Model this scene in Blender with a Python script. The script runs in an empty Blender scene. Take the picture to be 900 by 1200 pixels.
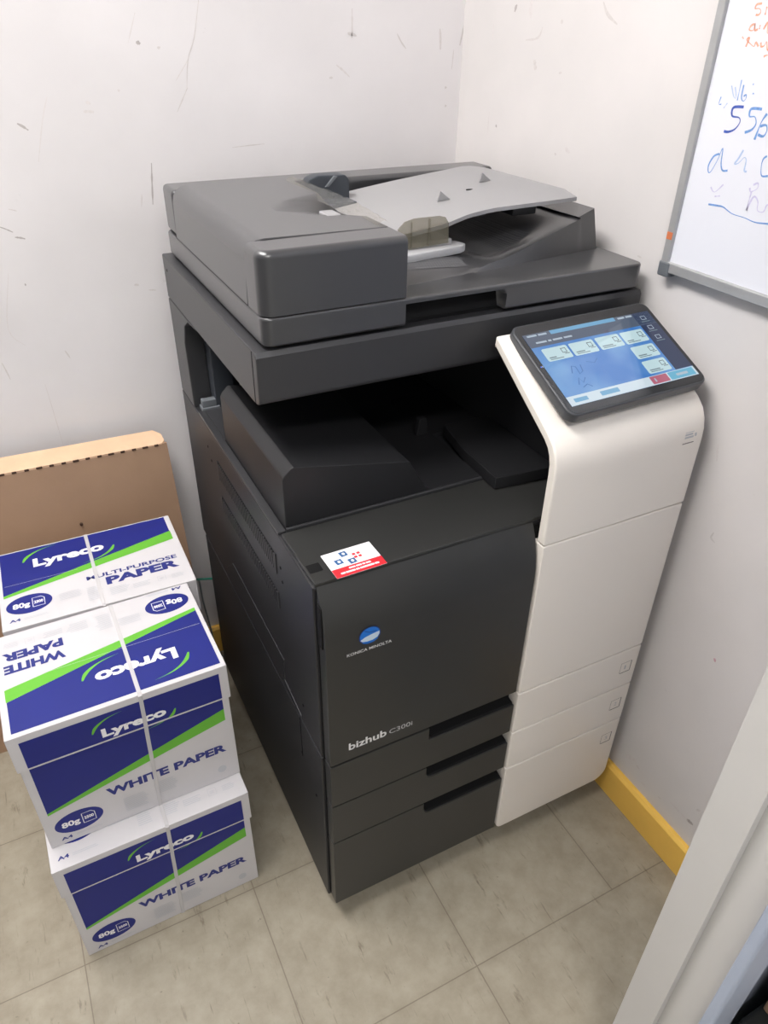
import bpy, bmesh, math, random
from mathutils import Vector, Matrix
random.seed(7)
scene = bpy.context.scene
col = scene.collection
PI = math.pi

# ---------------------------------------------------------------- materials
def lin(c):
    return tuple(((v/255)/12.92 if v/255 <= .04045 else ((v/255+.055)/1.055)**2.4) for v in c) + (1.0,)

def mat(name, rgb, rough=.5, spec=.5, metal=0, noise=0, nscale=40, bump=0, bscale=300, coat=0, crough=.25, emit=None, estr=1, alpha=1):
    m = bpy.data.materials.new(name); m.use_nodes = True
    nt = m.node_tree; b = nt.nodes['Principled BSDF']
    b.inputs['Base Color'].default_value = lin(rgb)
    b.inputs['Roughness'].default_value = rough
    b.inputs['Specular IOR Level'].default_value = spec
    b.inputs['Metallic'].default_value = metal
    b.inputs['Coat Weight'].default_value = coat
    b.inputs['Coat Roughness'].default_value = crough
    b.inputs['Alpha'].default_value = alpha
    tc = nt.nodes.new('ShaderNodeTexCoord')
    if noise:
        n = nt.nodes.new('ShaderNodeTexNoise'); n.inputs['Scale'].default_value = nscale; n.inputs['Detail'].default_value = 6
        nt.links.new(tc.outputs['Object'], n.inputs['Vector'])
        r = nt.nodes.new('ShaderNodeMapRange')
        r.inputs['From Min'].default_value = .3; r.inputs['From Max'].default_value = .7
        r.inputs['To Min'].default_value = 1-noise; r.inputs['To Max'].default_value = 1+noise
        nt.links.new(n.outputs['Fac'], r.inputs['Value'])
        mx = nt.nodes.new('ShaderNodeVectorMath'); mx.operation = 'SCALE'
        mx.inputs[0].default_value = lin(rgb)[:3]
        nt.links.new(r.outputs['Result'], mx.inputs['Scale'])
        nt.links.new(mx.outputs['Vector'], b.inputs['Base Color'])
    if bump:
        n = nt.nodes.new('ShaderNodeTexNoise'); n.inputs['Scale'].default_value = bscale; n.inputs['Detail'].default_value = 3
        nt.links.new(tc.outputs['Object'], n.inputs['Vector'])
        bp = nt.nodes.new('ShaderNodeBump'); bp.inputs['Strength'].default_value = bump; bp.inputs['Distance'].default_value = .001
        nt.links.new(n.outputs['Fac'], bp.inputs['Height']); nt.links.new(bp.outputs['Normal'], b.inputs['Normal'])
    if emit:
        b.inputs['Emission Color'].default_value = lin(emit); b.inputs['Emission Strength'].default_value = estr
    return m

M = {}
M['dark'] = mat('charcoal_plastic', (52,52,54), .36, .5, noise=.05, nscale=6, bump=.12, bscale=900)
M['side'] = mat('shaded_side_plastic', (40,40,43), .42, .4, noise=.05, nscale=6, bump=.1, bscale=900)  # charcoal plastic again, with the side's shade darkened into its colour
M['door'] = mat('charcoal_door_plastic', (47,47,46), .34, .5, noise=.05, nscale=4, bump=.08, bscale=900)
M['adf'] = mat('grey_feeder_plastic', (54,54,56), .30, .6, coat=.6, noise=.04, nscale=5, bump=.1, bscale=900)
M['darker'] = mat('black_tray_plastic', (34,34,36), .45, .4, noise=.05, nscale=6)
M['black'] = mat('black_gap', (16,16,17), .7, .2, noise=.05)
M['white'] = mat('ivory_plastic', (238,231,222), .42, .4, noise=.015, nscale=5, bump=.05, bscale=700)
M['whitegap'] = mat('ivory_print', (110,104,98), .6, .2, noise=.02)
M['tray'] = mat('light_grey_plastic', (148,147,148), .45, .4, noise=.02, nscale=8)
M['lgrey'] = mat('pale_grey_plastic', (168,168,170), .4, .4, noise=.02)
M['bezel'] = mat('glossy_bezel', (34,35,38), .22, .5, noise=.03)
M['rim'] = mat('bezel_rim', (66,68,72), .35, .5, noise=.03)
M['ink_white'] = mat('white_ink', (225,225,225), .5, noise=.01)
M['ink_grey'] = mat('grey_ink', (190,190,192), .5, noise=.01)
M['ink_fine'] = mat('fine_grey_ink', (186,187,192), .6, noise=.05, nscale=900)
M['logo_blue'] = mat('logo_blue_ink', (20,110,200), .35, noise=.05)
M['logo_deep'] = mat('logo_deep_ink', (12,60,140), .35, noise=.05)
M['logo_pale'] = mat('logo_pale_ink', (196,212,226), .35, noise=.05)
M['red'] = mat('red_ink', (215,38,48), .5, noise=.02)
M['stk'] = mat('sticker_white', (240,236,238), .4, noise=.01)
M['stk_blue'] = mat('sticker_blue', (35,88,140), .5, noise=.02)
M['carton'] = mat('white_carton', (202,199,201), .6, .3, noise=.015, nscale=20, bump=.06, bscale=200)
M['cart_blue'] = mat('carton_blue_ink', (22,33,118), .5, .4, noise=.03, nscale=15)
M['cart_green'] = mat('carton_green_ink', (100,176,54), .45, .4, noise=.03, nscale=15)
M['cart_navy'] = mat('carton_text_ink', (32,42,120), .5, noise=.02)
M['cart_white'] = mat('carton_white_ink', (232,230,232), .5, noise=.01)
M['kraft'] = mat('kraft_cardboard', (164,134,110), .85, .15, noise=.07, nscale=9, bump=.3, bscale=120)
M['kraft_light'] = mat('kraft_cardboard_fold', (212,178,148), .85, .15, noise=.06, nscale=25)
M['kraft_hole'] = mat('kraft_perforation', (70,48,36), .9, noise=.05)
M['board'] = mat('whiteboard_enamel', (234,235,242), .18, .5, noise=.01, nscale=4)
M['alu'] = mat('brushed_aluminium', (176,176,176), .45, .5, metal=.35, noise=.04, nscale=60)
M['capgrey'] = mat('grey_corner_cap', (104,108,112), .5, noise=.04)
M['orange'] = mat('orange_marker', (244,178,150), .6, noise=.15, nscale=300)
M['blue'] = mat('blue_marker', (116,158,214), .6, noise=.15, nscale=300)
M['navy'] = mat('dark_blue_marker', (70,96,180), .6, noise=.15, nscale=300)
M['paleblue'] = mat('pale_blue_marker', (176,196,226), .6, noise=.1, nscale=300)
M['lilac'] = mat('lilac_marker', (204,200,226), .6, noise=.1, nscale=300)
M['frame'] = mat('painted_door_frame', (205,203,200), .4, .4, noise=.02, nscale=6)
M['bluepaint'] = mat('pale_blue_paint', (176,186,204), .5, .3, noise=.03, nscale=6)
M['green'] = mat('green_cable_jacket', (40,120,100), .5, noise=.03)
M['greycord'] = mat('grey_cable_jacket', (120,124,126), .5, noise=.03)
M['wheel'] = mat('caster_rubber', (28,28,28), .6, noise=.05)
M['blackbin'] = mat('black_bin_plastic', (26,28,28), .6, .3, noise=.05)
M['mark0'] = mat('faint_wall_mark', (216,210,208), .7, noise=.05, nscale=200)
M['mark1'] = mat('grey_wall_mark', (209,203,200), .7, noise=.06, nscale=200)
M['mark2'] = mat('dark_wall_mark', (178,171,168), .7, noise=.08, nscale=200)
M['mark3'] = mat('pink_wall_mark', (214,170,180), .7, noise=.06, nscale=200)
M['yellow'] = mat('yellow_skirting_paint', (255,206,98), .42, .4, noise=.05, nscale=12)
M['casing'] = mat('inner_grey_casing', (60,64,70), .45, .4, noise=.04)

# smoky transparent plastic
def clear(name, rgb, a, rough=.1):
    m = bpy.data.materials.new(name); m.use_nodes = True; nt = m.node_tree
    b = nt.nodes['Principled BSDF']; b.inputs['Base Color'].default_value = lin(rgb); b.inputs['Roughness'].default_value = rough
    t = nt.nodes.new('ShaderNodeBsdfTransparent'); t.inputs['Color'].default_value = (.86,.84,.8,1)
    mx = nt.nodes.new('ShaderNodeMixShader'); mx.inputs[0].default_value = a
    o = nt.nodes['Material Output']
    nt.links.new(t.outputs[0], mx.inputs[1]); nt.links.new(b.outputs[0], mx.inputs[2]); nt.links.new(mx.outputs[0], o.inputs[0])
    return m
M['smoke'] = clear('smoky_clear_plastic', (132,128,112), .36)
M['film'] = clear('clear_glossy_film', (190,190,190), .16, .06)
M['strap'] = clear('translucent_white_strap', (235,233,236), .52, .3)

# output tray with dotted embossing
def dotted():
    m = mat('dimpled_grey_plastic', (80,80,82), .5, .4)
    nt = m.node_tree; b = nt.nodes['Principled BSDF']
    tc = nt.nodes.new('ShaderNodeTexCoord'); v = nt.nodes.new('ShaderNodeTexVoronoi'); v.inputs['Scale'].default_value = 230; v.inputs['Randomness'].default_value = 0
    nt.links.new(tc.outputs['Object'], v.inputs['Vector'])
    bp = nt.nodes.new('ShaderNodeBump'); bp.inputs['Strength'].default_value = .5; bp.inputs['Distance'].default_value = .0012
    nt.links.new(v.outputs['Distance'], bp.inputs['Height']); nt.links.new(bp.outputs['Normal'], b.inputs['Normal'])
    return m
M['dimple'] = dotted()

# screen graphics: emissive because a lit display
def scr(name, rgb, s=.8, rough=.08):
    return mat(name, (12,14,18), rough, .5, emit=rgb, estr=s)
M['s_bg'] = scr('screen_blue', (84,150,222))
nt = M['s_bg'].node_tree; b = nt.nodes['Principled BSDF']
tc = nt.nodes.new('ShaderNodeTexCoord'); n = nt.nodes.new('ShaderNodeTexNoise'); n.inputs['Scale'].default_value = 14
cr = nt.nodes.new('ShaderNodeValToRGB'); cr.color_ramp.elements[0].color = lin((70,132,210)); cr.color_ramp.elements[0].position = .35
cr.color_ramp.elements[1].color = lin((120,172,228)); cr.color_ramp.elements[1].position = .7
nt.links.new(tc.outputs['Object'], n.inputs['Vector']); nt.links.new(n.outputs['Fac'], cr.inputs[0]); nt.links.new(cr.outputs[0], b.inputs['Emission Color'])
M['s_hdr'] = scr('screen_header', (92,104,124)); M['s_top'] = scr('screen_status_bar', (120,180,220))
M['s_dark'] = scr('screen_side_column', (48,60,92)); M['s_btn'] = scr('screen_button', (208,236,242)); M['s_btn2'] = scr('screen_button_line', (120,140,150))
M['s_bar'] = scr('screen_bottom_bar', (222,238,248)); M['s_red'] = scr('screen_red_key', (196,110,132)); M['s_cyan'] = scr('screen_cyan_key', (110,190,222))
M['s_ink'] = scr('screen_icon_ink', (36,44,60)); M['s_txt'] = scr('screen_white_text', (190,205,220)); M['s_led'] = scr('blue_led', (90,120,255), 1.2)
M['smear'] = scr('screen_smear', (56,112,186))

# plaster wall
def wallmat(name, rgb, seed):
    m = mat(name, rgb, .6, .25)
    nt = m.node_tree; b = nt.nodes['Principled BSDF']; L = nt.links
    tc = nt.nodes.new('ShaderNodeTexCoord'); mp = nt.nodes.new('ShaderNodeMapping'); mp.inputs['Location'].default_value = (seed, seed*2, 0)
    L.new(tc.outputs['Object'], mp.inputs['Vector'])
    n1 = nt.nodes.new('ShaderNodeTexNoise'); n1.inputs['Scale'].default_value = 3.5; n1.inputs['Detail'].default_value = 8; L.new(mp.outputs[0], n1.inputs['Vector'])
    c1 = nt.nodes.new('ShaderNodeValToRGB'); e = c1.color_ramp.elements
    e[0].position = .3; e[0].color = lin(tuple(int(v*.955) for v in rgb)); e[1].position = .65; e[1].color = lin(rgb); L.new(n1.outputs['Fac'], c1.inputs[0])
    n2 = nt.nodes.new('ShaderNodeTexNoise'); n2.inputs['Scale'].default_value = 38; n2.inputs['Detail'].default_value = 5; n2.inputs['Roughness'].default_value = .65; L.new(mp.outputs[0], n2.inputs['Vector'])
    c2 = nt.nodes.new('ShaderNodeValToRGB'); e = c2.color_ramp.elements
    e[0].position = .70; e[0].color = (0,0,0,1); e[1].position = .78; e[1].color = (.35,.35,.35,1); L.new(n2.outputs['Fac'], c2.inputs[0])
    mx = nt.nodes.new('ShaderNodeMix'); mx.data_type = 'RGBA'; mx.inputs['B'].default_value = lin(tuple(int(v*.78) for v in rgb))
    L.new(c2.outputs[0], mx.inputs['Factor']); L.new(c1.outputs[0], mx.inputs['A']); L.new(mx.outputs['Result'], b.inputs['Base Color'])
    bp = nt.nodes.new('ShaderNodeBump'); bp.inputs['Strength'].default_value = .15; bp.inputs['Distance'].default_value = .004
    n3 = nt.nodes.new('ShaderNodeTexNoise'); n3.inputs['Scale'].default_value = 12; n3.inputs['Detail'].default_value = 6; L.new(mp.outputs[0], n3.inputs['Vector'])
    L.new(n3.outputs['Fac'], bp.inputs['Height']); L.new(bp.outputs['Normal'], b.inputs['Normal'])
    return m
M['wall'] = wallmat('scuffed_white_wall_paint', (230,226,226), 0)
M['wall2'] = wallmat('scuffed_white_wall_paint_side', (226,221,219), 5)
M['greywall'] = mat('unseen_wall_dimming_grey', (120,122,126), .8, noise=.02)  # for the unseen left wall, grey chosen to darken the copier's left faces
M['ceil'] = mat('white_ceiling_paint', (225,224,220), .8, noise=.02)

# vinyl floor tiles 30 cm
def floormat():
    m = mat('worn_vinyl_tiles', (176,168,152), .42, .35)
    nt = m.node_tree; b = nt.nodes['Principled BSDF']; L = nt.links
    N = lambda t: nt.nodes.new('ShaderNode'+t)
    def math_(op, a, c=None, d=None):
        x = N('Math'); x.operation = op
        for i, v in enumerate((a, c, d)):
            if v is None: continue
            if isinstance(v, (int, float)): x.inputs[i].default_value = v
            else: L.new(v, x.inputs[i])
        return x.outputs[0]
    tc = N('TexCoord'); sx = N('SeparateXYZ'); L.new(tc.outputs['Object'], sx.inputs[0])
    def edge(o, off):
        t = math_('DIVIDE', math_('SUBTRACT', o, off), .3)
        f = math_('FRACT', t)
        return math_('MINIMUM', f, math_('SUBTRACT', 1, f)), math_('FLOOR', t)
    ex, fx = edge(sx.outputs[0], .189); ey, fy = edge(sx.outputs[1], -.178)
    # the last tile by the doorway is one wide cut piece: no cross joint there
    ex = math_('MAXIMUM', ex, math_('MULTIPLY', math_('LESS_THAN', sx.outputs[1], -.178), math_('GREATER_THAN', sx.outputs[0], .34)))
    g = math_('MINIMUM', ex, ey)
    line = math_('LESS_THAN', g, .0032)
    soft = N('MapRange'); soft.inputs['From Min'].default_value = .0; soft.inputs['From Max'].default_value = .03; soft.inputs['To Min'].default_value = .10; soft.inputs['To Max'].default_value = 0; L.new(g, soft.inputs[0])
    cb = N('CombineXYZ'); L.new(fx, cb.inputs[0]); L.new(fy, cb.inputs[1])
    wn = N('TexWhiteNoise'); wn.noise_dimensions = '2D'; L.new(cb.outputs[0], wn.inputs['Vector'])
    n1 = N('TexNoise'); n1.inputs['Scale'].default_value = 17; n1.inputs['Detail'].default_value = 11; n1.inputs['Roughness'].default_value = .68; L.new(tc.outputs['Object'], n1.inputs['Vector'])
    c1 = N('ValToRGB'); e = c1.color_ramp.elements
    e[0].position = .28; e[0].color = lin((140,131,114)); e[1].position = .66; e[1].color = lin((163,155,138)); L.new(n1.outputs['Fac'], c1.inputs[0])
    # streaky dirt: stretched noise
    mp = N('Mapping'); mp.inputs['Rotation'].default_value = (0,0,.35); mp.inputs['Scale'].default_value = (1, .22, 1); L.new(tc.outputs['Object'], mp.inputs['Vector'])
    n2 = N('TexNoise'); n2.inputs['Scale'].default_value = 55; n2.inputs['Detail'].default_value = 6; n2.inputs['Roughness'].default_value = .7; L.new(mp.outputs[0], n2.inputs['Vector'])
    n5 = N('TexNoise'); n5.inputs['Scale'].default_value = 5; n5.inputs['Detail'].default_value = 3; L.new(tc.outputs['Object'], n5.inputs['Vector'])
    s2 = math_('MULTIPLY', math_('MULTIPLY', math_('MAXIMUM', math_('SUBTRACT', n2.outputs['Fac'], .60), 0), 6.0), math_('MULTIPLY', n5.outputs['Fac'], 1.6))
    n3 = N('TexNoise'); n3.inputs['Scale'].default_value = 70; n3.inputs['Detail'].default_value = 4; L.new(tc.outputs['Object'], n3.inputs['Vector'])
    s3 = math_('MULTIPLY', math_('MAXIMUM', math_('SUBTRACT', n3.outputs['Fac'], .70), 0), 9.0)
    def scratch(rot, sc, th, gain):
        mpp = N('Mapping'); mpp.inputs['Rotation'].default_value = (0,0,rot); mpp.inputs['Scale'].default_value = (1, .09, 1); L.new(tc.outputs['Object'], mpp.inputs['Vector'])
        nn = N('TexNoise'); nn.inputs['Scale'].default_value = sc; nn.inputs['Detail'].default_value = 3; L.new(mpp.outputs[0], nn.inputs['Vector'])
        return math_('MULTIPLY', math_('MAXIMUM', math_('SUBTRACT', nn.outputs['Fac'], th), 0), gain)
    s3 = math_('ADD', s3, math_('ADD', scratch(.2, 170, .66, 5.0), scratch(-.7, 150, .69, 5.0)))
    dirt = math_('MINIMUM', math_('ADD', math_('ADD', s2, s3), soft.outputs[0]), .75)
    mx = N('Mix'); mx.data_type = 'RGBA'; mx.inputs['B'].default_value = lin((96,86,72)); L.new(dirt, mx.inputs['Factor']); L.new(c1.outputs[0], mx.inputs['A'])
    tint = math_('ADD', math_('MULTIPLY', wn.outputs['Value'], .08), .95)
    sc_ = N('VectorMath'); sc_.operation = 'SCALE'; L.new(mx.outputs['Result'], sc_.inputs[0]); L.new(tint, sc_.inputs['Scale'])
    mx2 = N('Mix'); mx2.data_type = 'RGBA'; mx2.inputs['B'].default_value = lin((104,94,80)); L.new(math_('MULTIPLY', line, .6), mx2.inputs['Factor']); L.new(sc_.outputs[0], mx2.inputs['A'])
    L.new(mx2.outputs['Result'], b.inputs['Base Color'])
    bp = N('Bump'); bp.inputs['Strength'].default_value = .3; bp.inputs['Distance'].default_value = .001; bp.invert = True
    L.new(line, bp.inputs['Height']); L.new(bp.outputs['Normal'], b.inputs['Normal'])
    return m
M['floor'] = floormat()

# ---------------------------------------------------------------- mesh helpers
KEEP = set()          # meshes whose face directions are already right
def finish(name, bm, mats, parent=None, origin=(0,0,0), angle=35, mods=None):
    me = bpy.data.meshes.new(name)
    if id(bm) in KEEP: KEEP.discard(id(bm))
    else: bmesh.ops.recalc_face_normals(bm, faces=bm.faces)
    bmesh.ops.translate(bm, verts=bm.verts, vec=Vector(origin)*-1)
    bm.to_mesh(me); bm.free()
    if not isinstance(mats, (list, tuple)): mats = [mats]
    for m in mats: me.materials.append(m)
    me.polygons.foreach_set('use_smooth', [True]*len(me.polygons))
    try: me.set_sharp_from_angle(angle=math.radians(angle))
    except Exception: pass
    o = bpy.data.objects.new(name, me); col.objects.link(o)
    if parent: o.parent = parent
    w_ = o.modifiers.new('flat', 'WEIGHTED_NORMAL'); w_.keep_sharp = True; w_.weight = 100
    return o

def boxv(bm, x0, x1, y0, y1, z0, z1, mi=0, bev=0, seg=3, vert=None, vr=0):
    """a box; bev rounds every edge, vr rounds only the vertical edges listed in vert ('fl','fr','bl','br')"""
    vs = [bm.verts.new(p) for p in ((x0,y0,z0),(x1,y0,z0),(x1,y1,z0),(x0,y1,z0),(x0,y0,z1),(x1,y0,z1),(x1,y1,z1),(x0,y1,z1))]
    fs = [bm.faces.new([vs[i] for i in f]) for f in ((0,3,2,1),(4,5,6,7),(0,1,5,4),(1,2,6,5),(2,3,7,6),(3,0,4,7))]
    for f in fs: f.material_index = mi
    geom_e = list({e for f in fs for e in f.edges})
    if vert:
        want = {'fl':(x0,y0),'fr':(x1,y0),'br':(x1,y1),'bl':(x0,y1)}
        es = [e for e in geom_e if abs(e.verts[0].co.z-e.verts[1].co.z) > 1e-7 and any(abs(e.verts[0].co.x-want[k][0])<1e-7 and abs(e.verts[0].co.y-want[k][1])<1e-7 for k in vert)]
        r = bmesh.ops.bevel(bm, geom=es, offset=vr, segments=6, profile=.5, affect='EDGES')
        for f in r['faces']: f.material_index = mi
        if bev:
            allf = set(f for f in bm.faces if f.is_valid and all(x0-1e-6<=v.co.x<=x1+1e-6 and y0-1e-6<=v.co.y<=y1+1e-6 and z0-1e-6<=v.co.z<=z1+1e-6 for v in f.verts))
            es = [e for f in allf for e in f.edges if len(e.link_faces)==2 and e.calc_face_angle(0) > .9]
            bmesh.ops.bevel(bm, geom=list(set(es)), offset=bev, segments=seg, profile=.5, affect='EDGES')
    elif bev:
        r = bmesh.ops.bevel(bm, geom=geom_e, offset=bev, segments=seg, profile=.5, affect='EDGES')
        for f in r['faces']: f.material_index = mi

def prism(bm, poly, axis, a, b, mi=0, bev=0, seg=2, minang=.5, cap_only=False):
    """extrude a 2-D polygon: axis 'x' -> (y,z), 'y' -> (x,z), 'z' -> (x,y)"""
    def P(u, v, t): return {'x':(t,u,v),'y':(u,t,v),'z':(u,v,t)}[axis]
    A = [bm.verts.new(P(u,v,a)) for u,v in poly]; B = [bm.verts.new(P(u,v,b)) for u,v in poly]
    n = len(poly); fs = []
    fa = bm.faces.new(A); fb = bm.faces.new(B[::-1]); fs += [fa, fb]
    for i in range(n): fs.append(bm.faces.new((A[i], B[i], B[(i+1)%n], A[(i+1)%n])))
    for f in fs: f.material_index = mi
    bmesh.ops.recalc_face_normals(bm, faces=fs)
    if bev:
        if cap_only: es = list(set(fa.edges)|set(fb.edges))
        else: es = [e for e in {e for f in fs for e in f.edges} if e.calc_face_angle(0) > minang]
        r = bmesh.ops.bevel(bm, geom=es, offset=bev, segments=seg, profile=.5, affect='EDGES')
        for f in r['faces']: f.material_index = mi
    return fs

def rrect(x0, x1, y0, y1, r, n=6):
    """rounded rectangle outline; r a number or (bl, br, tr, tl)"""
    rs = r if isinstance(r, (tuple, list)) else (r,)*4
    out = []
    for (cx, cy, a0), rr in zip(((x0,y0,PI),(x1,y0,1.5*PI),(x1,y1,0),(x0,y1,.5*PI)), rs):
        sx = 1 if cx == x0 else -1; sy = 1 if cy == y0 else -1
        if rr < 1e-6: out.append((cx, cy)); continue
        for i in range(n+1):
            a = a0 + .5*PI*i/n
            out.append((cx+sx*rr+rr*math.cos(a), cy+sy*rr+rr*math.sin(a)))
    return out

def tube(bm, pts, r, n=10, mi=0):
    rings = []
    for i, p in enumerate(pts):
        p = Vector(p); a = Vector(pts[max(i-1,0)]); b = Vector(pts[min(i+1,len(pts)-1)])
        t = (b-a).normalized(); u = t.cross(Vector((.3,.2,1))).normalized(); w = t.cross(u)
        rings.append([bm.verts.new(p+u*(r*math.cos(2*PI*k/n))+w*(r*math.sin(2*PI*k/n))) for k in range(n)])
    for a, b in zip(rings, rings[1:]):
        for k in range(n): bm.faces.new((a[k], a[(k+1)%n], b[(k+1)%n], b[k])).material_index = mi
    bm.faces.new(rings[0][::-1]).material_index = mi; bm.faces.new(rings[-1]).material_index = mi

def spline(pts, n=8):
    out = []
    P = [Vector(p) for p in pts]; P = [P[0]]+P+[P[-1]]
    for i in range(1, len(P)-2):
        for k in range(n):
            t = k/n; a,b,c,d = P[i-1],P[i],P[i+1],P[i+2]
            out.append(.5*((2*b)+(c-a)*t+(2*a-5*b+4*c-d)*t*t+(3*b-a-3*c+d)*t**3))
    out.append(P[-2]); return out

def boolean(o, cutters, op='DIFFERENCE'):
    """cut real notches and recesses out of a part, then drop the cutters"""
    tmp = []
    for bm in cutters:
        bmesh.ops.recalc_face_normals(bm, faces=bm.faces)
        me = bpy.data.meshes.new('cut'); bm.to_mesh(me); bm.free()
        c = bpy.data.objects.new('cut', me); col.objects.link(c); tmp.append(c)
        md = o.modifiers.new('b', 'BOOLEAN'); md.operation = op; md.object = c; md.solver = 'EXACT'
    bpy.context.view_layer.update()
    dg = bpy.context.evaluated_depsgraph_get()
    me = bpy.data.meshes.new_from_object(o.evaluated_get(dg), depsgraph=dg)
    o.modifiers.clear(); o.data = me; w_ = o.modifiers.new('flat', 'WEIGHTED_NORMAL'); w_.keep_sharp = True; w_.weight = 100
    me.polygons.foreach_set('use_smooth', [True]*len(me.polygons)); me.set_sharp_from_angle(angle=math.radians(30))
    for c in tmp: bpy.data.objects.remove(c)

def tag(o, label=None, cat=None, group=None, kind=None):
    for k, v in (('label', label), ('category', cat), ('group', group), ('kind', kind)):
        if v: o[k] = v
    return o
def thing(name, label, cat, loc=(0,0,0), rz=0, group=None):
    o = bpy.data.objects.new(name, None); col.objects.link(o); o.location = loc; o.rotation_euler = (0,0,rz); o.empty_display_size = .05
    return tag(o, label, cat, group)

# ---------------------------------------------------------------- flat printed artwork
_txt = {}
def glyphs(s, bold=0, shear=0):
    """triangles of a word in the built-in face, normalised to cap height 1"""
    k = (s, bold, shear)
    if k in _txt: return _txt[k]
    cu = bpy.data.curves.new('t', 'FONT'); cu.body = s; cu.size = 1; cu.offset = bold; cu.resolution_u = 3; cu.shear = shear
    o = bpy.data.objects.new('t', cu); col.objects.link(o)
    dg = bpy.context.evaluated_depsgraph_get(); me = o.evaluated_get(dg).to_mesh()
    bm = bmesh.new(); bm.from_mesh(me); bmesh.ops.triangulate(bm, faces=bm.faces)
    tris = [[(v.co.x, v.co.y) for v in f.verts] for f in bm.faces]; bm.free()
    bpy.data.objects.remove(o); bpy.data.curves.remove(cu)
    xs = [p[0] for t in tris for p in t]; x0, x1 = min(xs), max(xs)
    tris = [[(p[0]-x0, p[1]) for p in t] for t in tris]
    _txt[k] = (tris, x1-x0); return _txt[k]

class Art:
    def __init__(s): s.f = []; s.mats = []
    def m(s, name):
        if name not in s.mats: s.mats.append(name)
        return s.mats.index(name)
    def poly(s, pts, mt, layer=1, sub=False):
        """any simple polygon, triangulated"""
        bm = bmesh.new(); f = bm.faces.new([bm.verts.new((p[0],p[1],0)) for p in pts]); bmesh.ops.triangulate(bm, faces=[f])
        for g in bm.faces: s.f.append(([(v.co.x, v.co.y) for v in g.verts], s.m(mt), layer))
        bm.free()
    def rect(s, x0, x1, y0, y1, mt, layer=1, r=0):
        s.poly(rrect(x0,x1,y0,y1,r,4) if r else [(x0,y0),(x1,y0),(x1,y1),(x0,y1)], mt, layer)
    def ell(s, cx, cy, a, b, mt, layer=1, n=28, a0=0, a1=2*PI):
        s.poly([(cx+a*math.cos(a0+(a1-a0)*i/n), cy+b*math.sin(a0+(a1-a0)*i/n)) for i in range(n)], mt, layer)
    def line(s, pts, w, mt, layer=1, taper=None):
        pts = [Vector(p) for p in pts]
        n = len(pts)
        L = []; R = []
        for i, p in enumerate(pts):
            t = (pts[min(i+1,n-1)]-pts[max(i-1,0)]).normalized(); u = Vector((-t.y, t.x)); ww = w*.5*(taper(i/(n-1)) if taper else 1)
            L.append(p+u*ww); R.append(p-u*ww)
        for i in range(n-1):
            s.f.append(([tuple(L[i]),tuple(R[i]),tuple(R[i+1])], s.m(mt), layer)); s.f.append(([tuple(L[i]),tuple(R[i+1]),tuple(L[i+1])], s.m(mt), layer))
    def text(s, t, x, y, w, h, mt, layer=2, bold=0, shear=0, rise=0):
        """word t fitted to width w and cap height h from (x,y); rise tilts its baseline"""
        tr, W = glyphs(t, bold, shear)
        for q in tr: s.f.append(([(x+p[0]*w/W, y+p[1]*h/.72+rise*p[0]/W*w) for p in q], s.m(mt), layer))
    def frame(s, x0, x1, y0, y1, t, mt, layer=1):
        s.rect(x0,x1,y0,y0+t,mt,layer); s.rect(x0,x1,y1-t,y1,mt,layer); s.rect(x0,x0+t,y0+t,y1-t,mt,layer); s.rect(x1-t,x1,y0+t,y1-t,mt,layer)
    def clip(s, fn):
        """keep the half plane fn(p) >= 0"""
        out = []
        for pts, m_, l in s.f:
            r = []
            for i, a in enumerate(pts):
                b = pts[(i+1)%len(pts)]; fa, fb = fn(a), fn(b)
                if fa >= 0: r.append(a)
                if (fa >= 0) != (fb >= 0):
                    k = fa/(fa-fb); r.append((a[0]+(b[0]-a[0])*k, a[1]+(b[1]-a[1])*k))
            if len(r) > 2: out.append((r, m_, l))
        a = Art(); a.f = out; a.mats = s.mats; return a
    def emit(s, bm, fn, base_mats, th=.00012):
        """append to bm through fn(u, v, height); base_mats is the growing material list"""
        for pts, m_, l in s.f:
            nm = M[s.mats[m_]]
            if nm not in base_mats: base_mats.append(nm)
            try: f = bm.faces.new([bm.verts.new(fn(p[0], p[1], .0002+th*l)) for p in pts]); f.material_index = base_mats.index(nm)
            except ValueError: pass

def artobj(name, art, fn, parent, origin):
    bm = bmesh.new(); ml = []; art.emit(bm, fn, ml); 
    return finish_flat(name, bm, ml, parent, origin)
def finish_flat(name, bm, ml, parent, origin):
    me = bpy.data.meshes.new(name); bmesh.ops.translate(bm, verts=bm.verts, vec=Vector(origin)*-1); bm.to_mesh(me); bm.free()
    for m in ml: me.materials.append(m)
    o = bpy.data.objects.new(name, me); col.objects.link(o)
    if parent: o.parent = parent
    return o

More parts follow.
